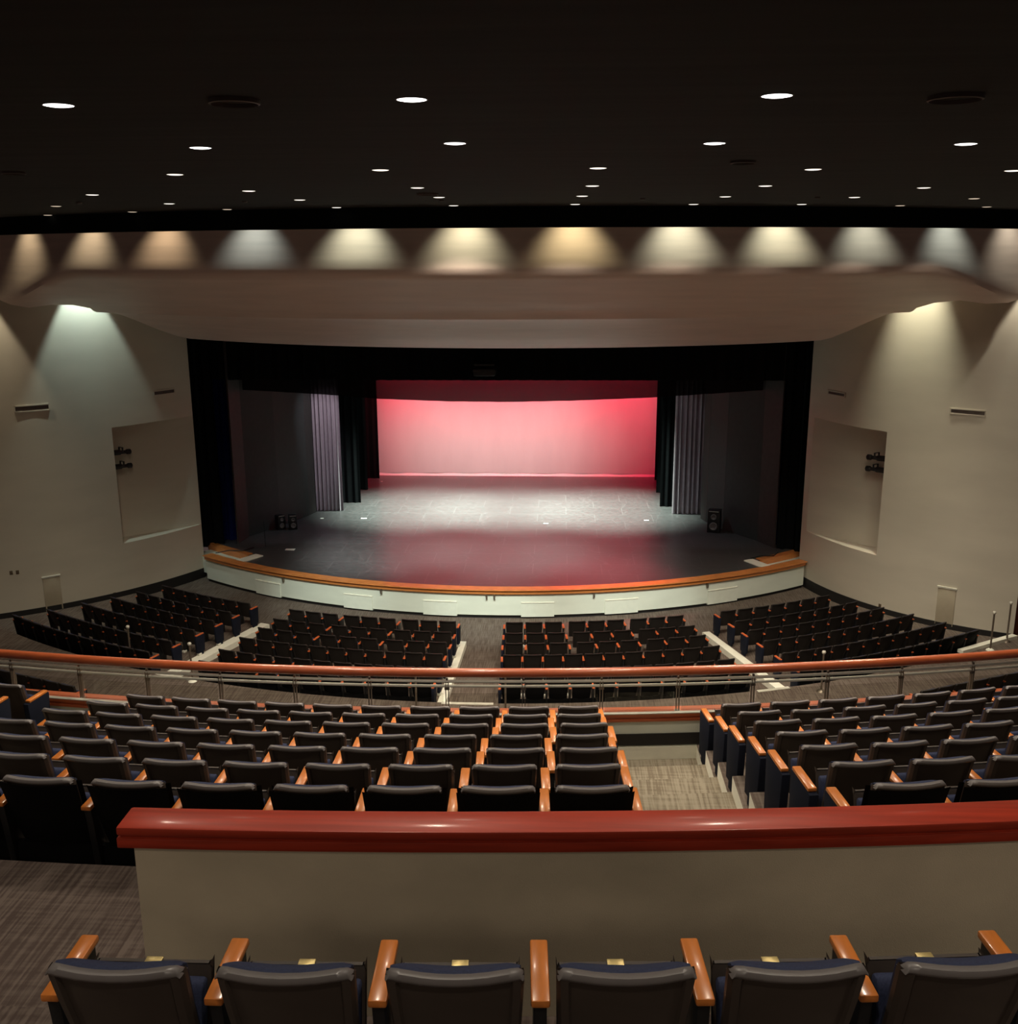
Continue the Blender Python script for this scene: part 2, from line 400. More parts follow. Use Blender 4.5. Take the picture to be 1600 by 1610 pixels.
E_L = (-22.13 + .0, 29.07)
mbL, PL, ztL, zbL, toL, aoL = build_side_wall(WL, 'left', [(177, 672), (192, 855), (316, 818)], (-11.15, 35.95), (-20.0, 29.26))
mbL.grid([[(-20.0, 29.26, -.15), (-20.0, 29.26, 14)], [(-30, 27.0, -.15), (-30, 27.0, 14)]])
wl = struct(mbL, 'wall_left', M['wall'], 'beige curved left side wall of the hall with a recess', ang=20)
mbR, PR, ztR, zbR, toR, aoR = build_side_wall(WR, 'right', [(1394, 679), (1378, 873), (1268, 826)], (10.75, 36.0), (16.0, 30.02))
# right wall goes on past the door opening
zhead = at_cyl(1592, 857, WR[0], WR[1]).z
mbR.grid([[(16.0, 30.02, zhead), (16.0, 30.02, 14)], [(20, 29.4, zhead), (20, 29.4, 14)]])
mbR.grid([[(17.1, 29.85, -.15), (17.1, 29.85, zhead)], [(20, 29.4, -.15), (20, 29.4, zhead)]])
mbR.grid([[(20, 29.4, -.15), (20, 29.4, 14)], [(30, 28.6, -.15), (30, 28.6, 14)]])
mbR.grid([[(16.0, 30.02, -.15), (16.0, 30.02, zhead)], [(16.07, 30.45, -.15), (16.07, 30.45, zhead)]])
wr = struct(mbR, 'wall_right', M['wall'], 'beige curved right side wall of the hall with a recess', ang=20)
mb = MB(); mb.add([(16.05, 30.40, 0), (17.2, 30.22, 0), (17.2, 30.22, zhead), (16.05, 30.40, zhead), (16.06, 30.46, 0), (17.21, 30.28, 0), (17.21, 30.28, zhead), (16.06, 30.46, zhead)],
    [(0, 1, 2, 3), (7, 6, 5, 4), (0, 4, 5, 1), (3, 2, 6, 7), (0, 3, 7, 4), (1, 5, 6, 2)])
struct(mb, 'door_1', M['door'], 'red-brown door in the right side wall')
# baseboards
for nm, P_, W, a_out, st in (('left', PL, WL, aoL, (-11.15, 35.95)), ('right', PR, WR, aoR, (10.75, 36.0))):
    a0 = math.atan2(st[1] - W[0][1], st[0] - W[0][0])
    rows = [[P_(a0 + (a_out - a0) * i / 36, z, o) for z, o in ((.0, .0), (.0, .03), (.36, .03), (.36, .0))] for i in range(37)]
    struct(MB().grid(rows), 'baseboard_' + nm, M['baseboard'])

# wall details placed on the wall surface
def on_wall(W, x, y, off=0): return at_cyl(x, y, W[0], W[1] + off)
def wall_plate(W, quad, name, m, label, cat, thick=.02, group=None, hole=False, parent=None, bevel=0):
    ps = [on_wall(W, *q) for q in quad]
    base = sum(ps, Vector()) / 4; nrm = Vector((base.x - W[0][0], base.y - W[0][1], 0)).normalized()
    # true rectangle: mean heights, vertical sides
    zt = (ps[0].z + ps[1].z) / 2; zb = (ps[2].z + ps[3].z) / 2
    l = (ps[0] + ps[3]) / 2; r = (ps[1] + ps[2]) / 2
    f = [Vector((l.x, l.y, zt)), Vector((r.x, r.y, zt)), Vector((r.x, r.y, zb)), Vector((l.x, l.y, zb))]
    vs = [p + nrm * thick for p in f] + [p - nrm * .05 for p in f]
    mb = MB().add(vs, [(0, 1, 2, 3), (7, 6, 5, 4), (0, 4, 5, 1), (1, 5, 6, 2), (2, 6, 7, 3), (3, 7, 4, 0)])
    o = mb.build(name, m, parent=parent, bevel=bevel)
    if label: tag(o, label, cat, group)
    return o, f, nrm
for W, q, lab in ((WL, [(24, 641), (76, 635), (76, 642), (24, 648)], 'long dark vent slot, lower one on the left wall'),
                  (WL, [(242, 616), (273, 612), (273, 617), (242, 621)], 'short dark vent slot near the stage on the left wall'),
                  (WR, [(1303, 615), (1328, 619), (1328, 623), (1303, 619)], 'short dark vent slot near the stage on the right wall'),
                  (WR, [(1495, 642), (1548, 648), (1548, 654), (1495, 648)], 'long dark vent slot on the right wall')):
    o, f, nrm = wall_plate(W, q, 'vent_slot', M['slot'], lab, 'wall vent', thick=.015, group='vent slots in the side walls')
    # frame and fins
    mb = MB(); u = (f[1] - f[0]).normalized(); h = f[0].z - f[3].z; wdt = (f[1] - f[0]).length
    for a, b, za, zb_ in ((-.04, wdt + .04, h, h + .04), (-.04, wdt + .04, -.04, 0), (-.04, 0, -.04, h + .04), (wdt, wdt + .04, -.04, h + .04)):
        p0 = f[3] + u * a; p1 = f[3] + u * b
        vs = [p0 + Vector((0, 0, za)), p1 + Vector((0, 0, za)), p1 + Vector((0, 0, zb_)), p0 + Vector((0, 0, zb_))]
        vs = [v + nrm * .03 for v in vs] + [v for v in vs]
        mb.add(vs, [(0, 1, 2, 3), (7, 6, 5, 4), (0, 4, 5, 1), (1, 5, 6, 2), (2, 6, 7, 3), (3, 7, 4, 0)])
    mb.build('frame', M['wall'], parent=o)
for W, q, lab in ((WL, [(67, 910), (95, 904), (98, 957), (72, 961)], 'flush beige access panel low on the left wall'),
                  (WR, [(1474, 922), (1502, 928), (1498, 986), (1470, 980)], 'flush beige access panel low on the right wall')):
    o, f, nrm = wall_plate(W, q, 'access_panel', M['wallpanel'], lab, 'wall panel', thick=.03, bevel=.004)
    u = (f[1] - f[0]).normalized(); mb = MB(); p0 = f[0] - u * .02; p1 = f[1] + u * .02
    vs = [p0 + nrm * .06, p1 + nrm * .06, p1 + nrm * .06 + Vector((0, 0, .05)), p0 + nrm * .06 + Vector((0, 0, .05)), p0, p1, p1 + Vector((0, 0, .05)), p0 + Vector((0, 0, .05))]
    mb.add(vs, [(0, 1, 2, 3), (7, 6, 5, 4), (0, 4, 5, 1), (1, 5, 6, 2), (2, 6, 7, 3), (3, 7, 4, 0)]); tag(mb.build('top_ledge', M['lightgrey'], parent=o), 'pale ledge along the top')
for W, q, lab in ((WL, [(15, 898), (20, 897), (20, 903), (15, 904)], 'small brown wall switch, left one of the pair on the left wall'),
                  (WL, [(25, 897), (30, 896), (30, 902), (25, 903)], 'small brown wall switch, right one of the pair on the left wall'),
                  (WL, [(178, 932), (182, 931), (182, 937), (178, 938)], 'small wall outlet just above the left stalls seats'),
                  (WR, [(1381, 949), (1385, 950), (1385, 955), (1381, 954)], 'small wall outlet just above the right stalls seats')):
    o, f, nrm = wall_plate(W, q, 'wall_outlet', M['outlet'], lab, 'outlet', thick=.015, bevel=.003)

# spotlights inside the wall recesses
def spotlight_fixture(name, p, d, label):
    e = empty(name, p, 0, label, 'spotlight', 'spotlights in the wall recesses')
    e.rotation_euler = Vector(d).to_track_quat('Y', 'Z').to_euler(); e.scale = (.62, .95, .62)
    MB().lathe([(0, -.42), (.13, -.42), (.15, -.36), (.15, -.05), (.11, 0), (.10, .18), (.15, .24), (.15, .36), (.12, .38), (0, .38)], 16).build('housing', M['black'], parent=e).rotation_euler = (-math.pi / 2, 0, 0)
    mb = MB(); mb.box(-.19, -.165, -.03, .03, -.05, .28); mb.box(.165, .19, -.03, .03, -.05, .28); mb.box(-.19, .19, -.03, .03, .26, .29)
    mb.build('yoke', M['black'], parent=e)
    return e
for W, P_, to, pts, dx, nm in ((WL, PL, toL, [(190, 711), (192, 733)], 1, 'left'), (WR, PR, toR, [(1378, 720), (1376, 738)], -1, 'right')):
    for k, q in enumerate(pts):
        p = at_cyl(*q, W[0], W[1] - .42)
        spotlight_fixture('stage_spotlight', p, (dx * .55, .75, -.06), 'black tubular stage spotlight, %s one in the %s wall recess' % (('upper', 'lower')[k], nm))
    p = at_cyl(pts[0][0], pts[0][1], W[0], W[1] - .45)

# ------------------------------------------------------------------ ceiling, fascia, soffit
FC = (0.6, 50.0)
mb = MB().sector(FC, 25.45, 66, -60, 60, ZC, 13.2, 60); struct(mb, 'ceiling', M['ceiling'], 'black textured ceiling over the audience')
# fascia lip heights follow the photographed edge
LIP = [(-200, 378), (0, 373), (190, 369), (400, 363), (700, 358), (870, 357), (1072, 357), (1370, 359), (1600, 360), (1800, 362)]
def interp(t, x):
    if x <= t[0][0]: return t[0][1]
    for (a, b), (c, d) in zip(t, t[1:]):
        if x <= c: return b + (d - b) * (x - a) / (c - a)
    return t[-1][1]
mb = MB().sector(FC, 25.25, 25.45, -50, 50, 12.28, 13.2, 70)
struct(mb, 'trim_2', M['fascia'], 'black fascia band along the front edge of the ceiling')
mb = MB().sector(FC, 14, 25.3, -60, 60, 13.15, 13.3, 60); struct(mb, 'ceiling', M['dark'], 'dark void above the white soffit')

def ring_end(Rk, W, off, side):
    # angle where the circle about FC of radius Rk meets the wall arc grown by off
    best = None
    for i in range(0, 6000):
        a = side * i * .01
        p = pol(FC, Rk, a)
        c, R, _ = W
        inside = math.hypot(p[0] - c[0], p[1] - c[1]) < R + off and (p[1] < c[1])
        if inside: return a
        if abs(p[0]) > 19.5: return a
    return side * 55
PROF = [(24.40, 13.2), (24.40, 12.3), (24.50, 11.95), (24.60, 11.6), (24.66, 11.38), (24.60, 11.2), (24.35, 11.06), (23.9, 10.88), (23.4, 10.60), (22.8, 10.32), (22.3, 10.10), (22.2, 10.01), (22.12, 9.97), (22.06, 10.03), (21.75, 9.97), (21.3, 9.85), (20.7, 9.60), (20.0, 9.30), (19.3, 9.05), (18.8, 8.93), (18.45, 8.89), (18.3, 8.92), (18.28, 9.3), (18.28, 13.2)]
OFFS = .85
rows = []
for Rk, z in PROF:
    of = OFFS - .55 * min(1, max(0, (Rk - 23.2) / .9)); aL, aR = ring_end(Rk, WL, of, -1), ring_end(Rk, WR, of, 1)
    row = []
    for j in range(91):
        q = pol(FC, Rk, aL + (aR - aL) * j / 90, z)
        t = min(1, max(0, (abs(q[0] - .2) - 11.6) / 3.4)); t = t * t * (3 - 2 * t)
        if 10.12 < z < 12.29: q = (q[0], q[1], z - t * {11.95: .3, 11.6: .5, 11.38: .65, 11.2: .75, 11.06: .85}.get(z, 1) * (z - 10.12))
        row.append(q)
    rows.append(row)
mb = MB().grid(rows)
for j in (0, 90):
    mb.grid([[r_[j] for r_ in rows], [(r_[j][0], r_[j][1], 13.2) for r_ in rows]])
struct(mb, 'ceiling', M['plaster'], 'sweeping off-white curved plaster soffit above the proscenium', ang=50)

# ceiling downlights
LROWS = [[(75, 338), (208, 333), (357, 329), (529, 326), (713, 323), (904, 321), (1090, 321), (1260, 321), (1415, 323), (1551, 325)],
         [(88, 324), (266, 320), (471, 314), (690, 310), (915, 308), (1140, 309), (1343, 310), (1531, 312)],
         [(145, 306), (391, 300), (656, 295), (931, 292), (1203, 292), (1452, 295)],
         [(275, 274), (598, 267), (940, 264), (1278, 266), (1592, 268)],
         [(315, 232), (715, 225), (1123, 225), (1518, 226)],
         [(92, 165), (647, 156), (1221, 150)]]
RN = ['farthest row', 'second farthest row', 'third farthest row', 'third nearest row', 'second nearest row', 'nearest row']
def lamp_meshes():
    ring = MB().lathe([(.125, -.001), (.125, -.004), (.112, -.004), (.112, .0)], 24).build('trim_ring', M['rim'])
    out = {}
    for k in ('lamp_near', 'lamp_far', 'lamp_dim'):
        out[k] = MB().lathe([(0, -.012), (.08, -.010), (.112, -.004)], 24).build('lens', M[k])
    return ring, out
ring0, lens0 = lamp_meshes()
def ceiling_lamp(p, label, key, power, cone=112):
    e = empty('ceiling_downlight', (p[0], p[1], ZC - .001), 0, label, 'ceiling light', 'recessed ceiling downlights')
    r = ring0.copy(); COL.objects.link(r); r.parent = e
    l = lens0[key].copy(); COL.objects.link(l); l.parent = e
    if power:
        s = spot('downlight_lamp', (0, 0, -.05), (0, 0, -1), power, (1, .88, .70), cone, .7, .09 if cone < 150 else .6); s.parent = e
    return e
for ri, row in enumerate(LROWS):
    for k, q in enumerate(row):
        p = at_z(q[0], q[1], ZC)
        key = 'lamp_near' if ri >= 4 else ('lamp_dim' if (ri, k) in ((0, 0), (0, 1), (0, 2), (0, 9), (1, 0), (1, 7), (0, 8)) else 'lamp_far')
        pw = HOUSE_W * (1.12 if ri < 4 else (.66, .42)[ri - 4])
        ceiling_lamp(p, 'round recessed downlight, %s from left in the %s of ceiling lights' % (NTH[k + 1], RN[ri]), key, pw if not (ri == 0 and k < 4) else 0, 112 if ri == 0 else 134)
# the same grid of downlights goes on behind the viewer
_b = [at_z(470, -26, ZC), at_z(1452, -26, ZC)]
for (x, y, k) in ((_b[0].x, _b[0].y, .32), (_b[1].x, _b[1].y, .32), (-3.9, 4.9, .4), (8.0, 5.2, .35), (-2.2, 1.2, .45), (6.0, 1.3, .45), (2.1, .6, .22), (.3, -2.2, .26), (4.1, -2.2, .22), (-3.6, -2.2, .4), (8, -2.2, .2), (-1.6, -5.8, .25), (2.2, -5.8, .25), (6, -5.8, .22)):
    if k: ceiling_lamp((x, y), 'round recessed downlight above the upper seating', 'lamp_near', HOUSE_W * k, 165 if y < 0 else 112)
bpy.data.objects.remove(ring0); [bpy.data.objects.remove(o) for o in lens0.values()]
# accent lamps in the ceiling aimed at the stage apron
for x, w in ((-5.2, 1.0), (-.4, 1.2), (4.4, 1.0), (8.5, .15), (-9.3, .15)):
    p = Vector((x * .85, 21.6, ZC)); t = Vector(pol((0, 50), 18.2, math.degrees(math.asin(x / 18.2)), .5))
    e = empty('accent_light', p, 0, 'small ceiling accent lamp aimed at the stage apron', 'ceiling light', 'accent lamps aimed at the apron')
    MB().lathe([(0, -.03), (.05, -.03), (.06, -.005), (.06, 0)], 12).build('housing', M['rim'], parent=e)
    spot('apron_light', p - Vector((0, 0, .06)), t, APRON_W * w, (.84, 1, .93), 22, 1, .08, parent=e)
# round ceiling grilles
for q, rad, lab, m in (((368, 157), .19, 'large dark round ceiling vent with a faint rim, left of the nearest lights', 'rim'), ((1502, 151), .20, 'large dark round ceiling vent with a faint rim at the right', 'rim'),
                 ((672, 304), .20, 'brownish round ceiling speaker just left of centre', 'slot'), ((1168, 253), .16, 'small dark ceiling grille right of centre', 'rim'), ((21, 270), .16, 'small dark ceiling grille at the left edge', 'rim')):
    p = at_z(*q, ZC); e = empty('ceiling_vent', (p.x, p.y, ZC), 0, lab, 'ceiling vent')
    MB().lathe([(rad, .0), (rad, -.03), (rad - .015, -.035), (rad - .02, 0)], 32).build('rim', M[m], parent=e)
    MB().lathe([(0, -.006), (rad * .5, -.012), (rad - .02, -.004)], 32).build('grille', M['slot'] if m == 'slot' else M['ceiling'], parent=e)

# scallop spotlights between fascia and soffit, real cans
SC = [(30, (1, .86, .55)), (132, (1, .88, .58)), (250, (1, .80, .50)), (392, (.72, .90, .86)), (556, (.90, 1, .76)), (730, (.96, 1, .70)), (902, (1, .88, .50)), (1072, (.92, 1, .76)), (1232, (.92, 1, .74)), (1370, (.86, 1, .84)), (1500, (.78, .98, .90)), (1600, (1, 1, .82)), (-60, (1, .86, .55))]
for k, (x, col) in enumerate(SC):
    p = at_cyl(x, 380, FC, 24.72); a = math.atan2(p.x - FC[0], FC[1] - p.y) / D2R
    o = Vector(pol(FC, 25.14, a, 12.98)); t = Vector(pol(FC, 24.45, a, 11.45))
    e = empty('soffit_spotlight', (o.x, o.y, 13.03), 0, 'small can light hidden behind the ceiling edge above a soffit glow', 'spotlight', 'can lights washing the soffit')
    MB().lathe([(.0, .12), (.055, .12), (.06, 0), (.05, .0), (.045, .08), (0, .08)], 12).build('housing', M['black'], parent=e)
    spot('soffit_lamp', o, t, SCALLOP_W * 1.6 * (1.0 if 4 <= k <= 8 else .62), col, 88, 1, .05, parent=e)

# wall wash spotlights in the slot between soffit and side walls
def soffit_z(R):
    pr = sorted(PROF[1:-2]); return interp(pr, R)
for W, q, col, w, an, bl, dz in ((WL, (140, 480), (.68, .88, .84), 1.2, 56, .4, 1.55), (WL, (-56, 480), (1, .86, .64), .9, 56, .3, 1.4), (WR, (1432, 480), (1, .97, .74), 3.4, 46, 1, 2.55), (WR, (1645, 455), (1, .9, .74), .8, 56, .3, 1.4)):
    p = at_cyl(q[0], q[1], W[0], W[1] + .60); zs_ = max(10.1, min(10.4, soffit_z(math.hypot(p.x - FC[0], p.y - FC[1])))); p.z = zs_ + dz
    e = empty('wall_washer', (p.x, p.y, p.z), 0, 'small can light in the slot above the side wall', 'spotlight', 'can lights washing the side walls')
    MB().lathe([(.0, .16), (.07, .16), (.08, 0), (.065, .0), (.06, .1), (0, .1)], 12).build('housing', M['black'], parent=e)
    n = Vector((W[0][0] - p.x, W[0][1] - p.y, 0)).normalized()
    spot('wall_lamp', p - Vector((0, 0, .02)), p + Vector((0, 0, -4.0)) + n * (.8 if dz < 2 else .62), WALLSPOT_W * w, col, an, bl, .05, parent=e)

# ------------------------------------------------------------------ stage
st = empty('stage', (0, 32, 0), 0, 'black-floored thrust stage with curved pale apron and wood edge', 'stage')
def sb(mb, name, m, **k):
    o = mb.build(name, m, **k); o.parent = st; o.matrix_parent_inverse = Matrix.Translation((0, -32, 0)); return o
SA = 36.7
poly = []
for a in [SA - 5.9 * 0 - i * 0 for i in range(0)]: pass
def arcpts(R, a0, a1, n): return [pol(CO, R, a0 + (a1 - a0) * i / n)[:2] for i in range(n + 1)]
NA = 31.2
poly = arcpts(17.25, -SA - 4.0, -NA - 1.3, 6) + arcpts(18.05, -NA, NA - .6, 50) + arcpts(17.25, NA + .8, SA + 4.0, 6) + [(10.85, 36.9), (14, 37), (14, 51.5), (-14, 51.5), (-14, 37), (-11.3, 36.9)]
mb = MB().prism(poly, ZS - .12, ZS); sb(mb, 'stage_floor', M['stagefloor'], smooth=False)
sb(MB().sector(CO, 17.95, 18.3, -SA, SA, .86, ZS, 90), 'wood_edge', M['stagewood'], bevel=.02)
sb(MB().sector(CO, 17.95, 18.36, -SA, SA, ZS, ZS + .03, 90), 'wood_edge_cap', M['stagewood'])
sb(MB().sector(CO, 17.9, 18.22, -SA, SA, .12, .87, 90), 'apron_wall', M['apron'])
tag(sb(MB().sector(CO, 17.9, 18.16, -SA, SA, 0, .13, 90), 'kick_base', M['baseboard']), 'black base under the apron')
# corner notches: lower landing, wood edge behind, white board at the inner end
for s in (-1, 1):
    nm = 'left' if s < 0 else 'right'
    a0, a1 = sorted((s * (SA + 3.5), s * (NA - .2)))
    sb(MB().sector(CO, 17.1, 18.0, a0, a1, .2, .82, 12), 'landing', M['apron'])
    a0, a1 = sorted((s * (SA + 4.1), s * (NA + 1.5)))
    sb(MB().sector(CO, 17.05, 17.32, a0, a1, .8, ZS + .03, 12), 'rear_wood_edge', M['stagewood'])
    a0, a1 = sorted((s * (NA + .9), s * (NA - .4)))
    tag(sb(MB().sector(CO, 17.05, 17.98, a0, a1, .8, ZS + .035, 4), 'landing_board', M['white']), 'white board closing the landing')
# access panels on the apron, hooks
for x0, x1, yt in ((402, 440, 918), (540, 585, 939), (665, 718, 950), (819, 871, 952), (951, 1003, 946), (1113, 1159, 929)):
    a = [math.atan2(p.x, 50 - p.y) / D2R for p in (at_cyl(x0, yt, CO, 18.24), at_cyl(x1, yt, CO, 18.24))]
    sb(MB().sector(CO, 18.15, 18.245, a[0], a[1], .07, .55, 6), 'access_panel', M['apronpanel'])
    o = sb(MB().sector(CO, 18.2, 18.26, a[0], a[1], .55, .575, 6), 'panel_lip', M['white'])
for x in (448, 600, 765, 777, 933, 1110):
    p = at_cyl(x, 938, CO, 18.22); a = math.atan2(p.x, 50 - p.y) / D2R
    mb = MB().sector(CO, 18.2, 18.30, a - .09, a + .09, .70, .86, 2); sb(mb, 'hook', M['post'])

# back wall / wing darkness
mb = MB().box(-15, 15, 51.6, 51.8, 0, 14); struct(mb, 'wall_back', M['dark'], 'black back wall of the stage')
mb = MB().box(-15.2, -15, 36, 51.8, 0, 14); struct(mb, 'wall_stage_left', M['dark'], 'black wing wall')
mb = MB().box(15, 15.2, 36, 51.8, 0, 14); struct(mb, 'wall_stage_right', M['dark'], 'black wing wall')
mb = MB().box(-15.2, 15.2, 36.6, 51.8, 13.9, 14); struct(mb, 'ceiling', M['dark'], 'black fly loft above the stage')
mb = MB().box(-16, -11.2, 36.55, 36.8, 1.02, 14); mb.box(10.8, 16, 36.55, 36.8, 1.02, 14); struct(mb, 'wall_proscenium', M['fascia'], 'black proscenium returns')

# cyclorama
def cloth(x0, x1, y, z0, z1, amp=.02, fold=.3, n=200, zr=8, thick=.01, sag=None, top=None, ph=0):
    rows = []; 
    for i in range(zr + 1):
        t = i / zr; r = []
        for j in range(n + 1):
            x = x0 + (x1 - x0) * j / n
            zb = z0 + (sag(x) if sag else 0); z = zb + (z1 - zb) * t
            r.append((x, y + amp * (1 - .25 * t) * (math.sin(x * 2 * math.pi / fold + ph) + .35 * math.sin(x * 2 * math.pi / fold * 1.7 + 1.3 + ph)), z))
        rows.append(r)
    mb = MB().grid(rows); mb.grid([[(p[0], p[1] + thick, p[2]) for p in r] for r in rows])
    return mb
XC0, XC1 = -8.2, 8.2
o = cloth(XC0, XC1, 49.75, ZS + .14, 9.4, amp=.012, fold=1.9, n=80).build('cyclorama', M['cyc']); tag(o, 'wide pale cyclorama cloth glowing pink and red at stage back', 'backdrop')
mb = MB().box(XC0, XC1, 49.70, 49.78, ZS + .005, ZS + .14, top=(XC0, XC1, 49.77, 49.78)); tag(mb.build('hem', M['hem'], parent=o), 'bright pipe hem along the bottom')
# border scrim (see-through black), valance
B0 = [(340, 611), (420, 615), (520, 621), (595, 627), (700, 631), (800, 632), (900, 630), (1028, 625), (1120, 619), (1220, 612)]
YB = 38.2
bz = [(at_y(x, y, YB).x, at_y(x, y, YB).z) for x, y in B0]
def sagf(x): return interp(bz, x) - 6
o = cloth(-11.6, 11.2, YB, 6, 9.6, amp=.02, fold=.9, n=120, sag=sagf).build('border_scrim', M['scrim']); tag(o, 'see-through black border cloth hanging across the stage opening', 'curtain')
zv = at_y(812, 598, 37.1).z
o = cloth(-11.7, 11.3, 37.1, zv, 11, amp=.05, fold=.45, n=220).build('valance', M['velour']); tag(o, 'black velour valance across the top of the stage opening', 'curtain')
# black tormentors, navy house curtain edges
def xof(x, y, Y): return at_y(x, y, Y).x
o = cloth(-13, xof(352, 840, 36.95), 36.95, ZS + .01, 12, amp=.05, fold=.35, n=80, ph=1).build('side_curtain', M['velour']); tag(o, 'black velour leg at the left edge of the stage opening', 'curtain')
o = cloth(xof(1222, 840, 36.95), 13, 36.95, ZS + .01, 12, amp=.05, fold=.35, n=80).build('side_curtain', M['velour']); tag(o, 'black velour leg at the right edge of the stage opening', 'curtain')
o = cloth(xof(340, 850, 37.5), xof(371, 850, 37.5), 37.5, ZS + .01, 12, amp=.06, fold=.3, n=60).build('house_curtain', M['navyvel']); tag(o, 'drawn-back navy blue curtain at the left side of stage', 'curtain')
o = cloth(xof(1215, 850, 37.5), xof(1240, 850, 37.5), 37.5, ZS + .01, 12, amp=.06, fold=.3, n=60).build('house_curtain', M['navyvel']); tag(o, 'drawn-back navy blue curtain at the right side of stage', 'curtain')
# side shell panels
def shell(pts, m, name, label):
    mb = MB(); f = [(p[0], p[1]) for p in pts]
    for a, b in zip(f, f[1:]):
        d = Vector((b[0] - a[0], b[1] - a[1])).normalized(); n = Vector((-d.y, d.x)) * .06
        mb.prism([(a[0], a[1]), (b[0], b[1]), (b[0] + n.x, b[1] + n.y), (a[0] + n.x, a[1] + n.y)], ZS + .005, 10)
    return struct(mb, name, m, label)
shell([(-10.15, 37.0), (-10.05, 38.05)], M['panelbrown'], 'wall_stage_side', 'brown stage side panel at the left')
shell([(-10.05, 38.05), (-9.25, 39.6), (-8.5, 41.5)], M['panel'], 'wall_stage_side', 'dark grey stage side wall at the left')
shell([(-8.5, 41.5), (-8.34, 42.05)], M['panelbrown'], 'wall_stage_side', 'red-brown edge of the left stage side wall')
shell([(10.2, 37.1), (9.75, 38.1)], M['panelbrown'], 'wall_stage_side', 'brown stage side panel at the right')
shell([(9.75, 38.1), (8.7, 39.7), (8.2, 40.9)], M['panel'], 'wall_stage_side', 'dark grey stage side wall at the right')
shell([(8.2, 40.9), (8.05, 41.5)], M['panelbrown'], 'wall_stage_side', 'red-brown edge of the right stage side wall')
# grey curtains
p0, p1 = at_z(493, 803, ZS), at_z(540, 803, ZS)
o = cloth(p0.x, p1.x, 42.35, ZS + .01, 10.5, amp=.07, fold=.17, n=90).build('grey_curtain', M['greycurt']); tag(o, 'gathered light grey curtain at the left side of stage', 'curtain')
p0, p1 = at_z(1056, 808, ZS), at_z(1104, 808, ZS)
o = cloth(p0.x, p1.x, 42.25, ZS + .01, 10.5, amp=.07, fold=.2, n=90).build('grey_curtain', M['greycurt']); tag(o, 'gathered light grey curtain at the right side of stage', 'curtain')
for k, (xl, Y) in enumerate(((-6.73, 43.8), (-6.90, 46.4), (-6.79, 48.95))):
    o = cloth(xl - 3.2, xl, Y, ZS + .01, 10.5, amp=.025, fold=.3, n=110, ph=k).build('wing_curtain', M['velour']); tag(o, 'black velour wing curtain, %s one back on the left' % NTH[k + 1], 'curtain', 'black wing curtains')
for k, (xl, Y) in enumerate(((6.49, 43.5), (6.58, 46.2), (6.75, 48.95))):
    o = cloth(xl, xl + 3.2, Y, ZS + .01, 10.5, amp=.025, fold=.3, n=110, ph=k).build('wing_curtain', M['velour']); tag(o, 'black velour wing curtain, %s one back on the right' % NTH[k + 1], 'curtain', 'black wing curtains')

# projector at the valance
e = empty('projector', (0, 0, 0), 0, 'dark projector hanging at the centre of the black valance', 'projector')
p = at_y(762, 583, 36.6); e.location = (p.x, 36.6, p.z)
MB().box(-.38, .38, -.25, .25, -.16, .10).build('body', M['baseboard'], parent=e, bevel=.02)
MB().box(-.40, .40, -.27, -.24, -.02, .06).build('front_bar', M['projbar'], parent=e)
MB().box(-.36, .36, -.27, -.24, .20, .26).build('upper_bar', M['baseboard'], parent=e)
MB().box(-.03, .03, -.03, .03, .1, 1.8).build('hanger', M['fascia'], parent=e)

# loudspeakers on the stage
def speaker(p, label, rz, sc=.62):
    e = empty('loudspeaker', (p[0], p[1], ZS + .001), rz, label, 'loudspeaker'); e.scale = (sc, sc, sc)
    MB().box(-.26, .26, -.24, .24, 0, .95).build('cabinet', M['black'], parent=e, bevel=.02)
    for z, r in ((.28, .17), (.68, .12)):
        o = MB().lathe([(0, .01), (r * .35, .02), (r * .4, .005), (r * .85, .035), (r, .02), (r, -.01)], 20).build('driver', M['lip'], parent=e)
        o.rotation_euler = (math.pi / 2, 0, 0); o.location = (0, -.245, z)
    MB().box(-.2, .2, -.26, -.24, .90, .92).build('handle', M['steel'], parent=e)
speaker((-8.62, 39.25), 'black loudspeaker with grey cones on the left of the stage', .35)
speaker((-9.12, 39.2), 'narrow black loudspeaker beside the left grey-coned one', .75)
speaker((8.25, 39.4), 'dark loudspeaker in shadow on the right of the stage', -.3, .95)
# tape marks
for k, (q, w_, h_) in enumerate((((456, 864), .36, .22), ((506, 815), .14, .1), ((572, 815), .24, .14), ((1016, 818), .2, .12), ((858, 823), .2, .1), ((600, 757), .1, .1))):
    p = at_z(*q, ZS); o = MB().box(-w_ / 2, w_ / 2, -h_ / 2, h_ / 2, 0, .004).build('floor_mark', M['tape'], loc=(p.x, p.y, ZS + .001))
    tag(o, ['largest white rectangle taped on the stage floor at left', 'tiny tape mark before the grey left curtain', 'white tape mark right of the left curtain', 'white tape mark right on the stage floor', 'small tape mark near centre stage', 'tiny tape mark by the backdrop'][k], 'tape mark', 'tape marks on the stage floor')
# mic cable stands at the corners
for s, x in ((-1, -9.95), (1, 9.6)):
    pts = [(x - .5 * s * 0 - .6, 35.5, ZS + .06), (x - .2, 35.75, ZS + .09), (x + .3, 35.9, ZS + .05), (x + .55, 36.4, ZS + .03)]
    tag(MB().tube(pts, .02, 6).build('cable', M['black']), 'black cable lying over the %s stage corner trim' % ('left' if s < 0 else 'right'), 'cable')
tag(MB().tube([(-9.0, 36.6, ZS), (-9.0, 36.6, ZS + 1.0)], .012, 6).build('microphone_stand', M['black']), 'thin black stand at the left corner of the stage', 'stand')

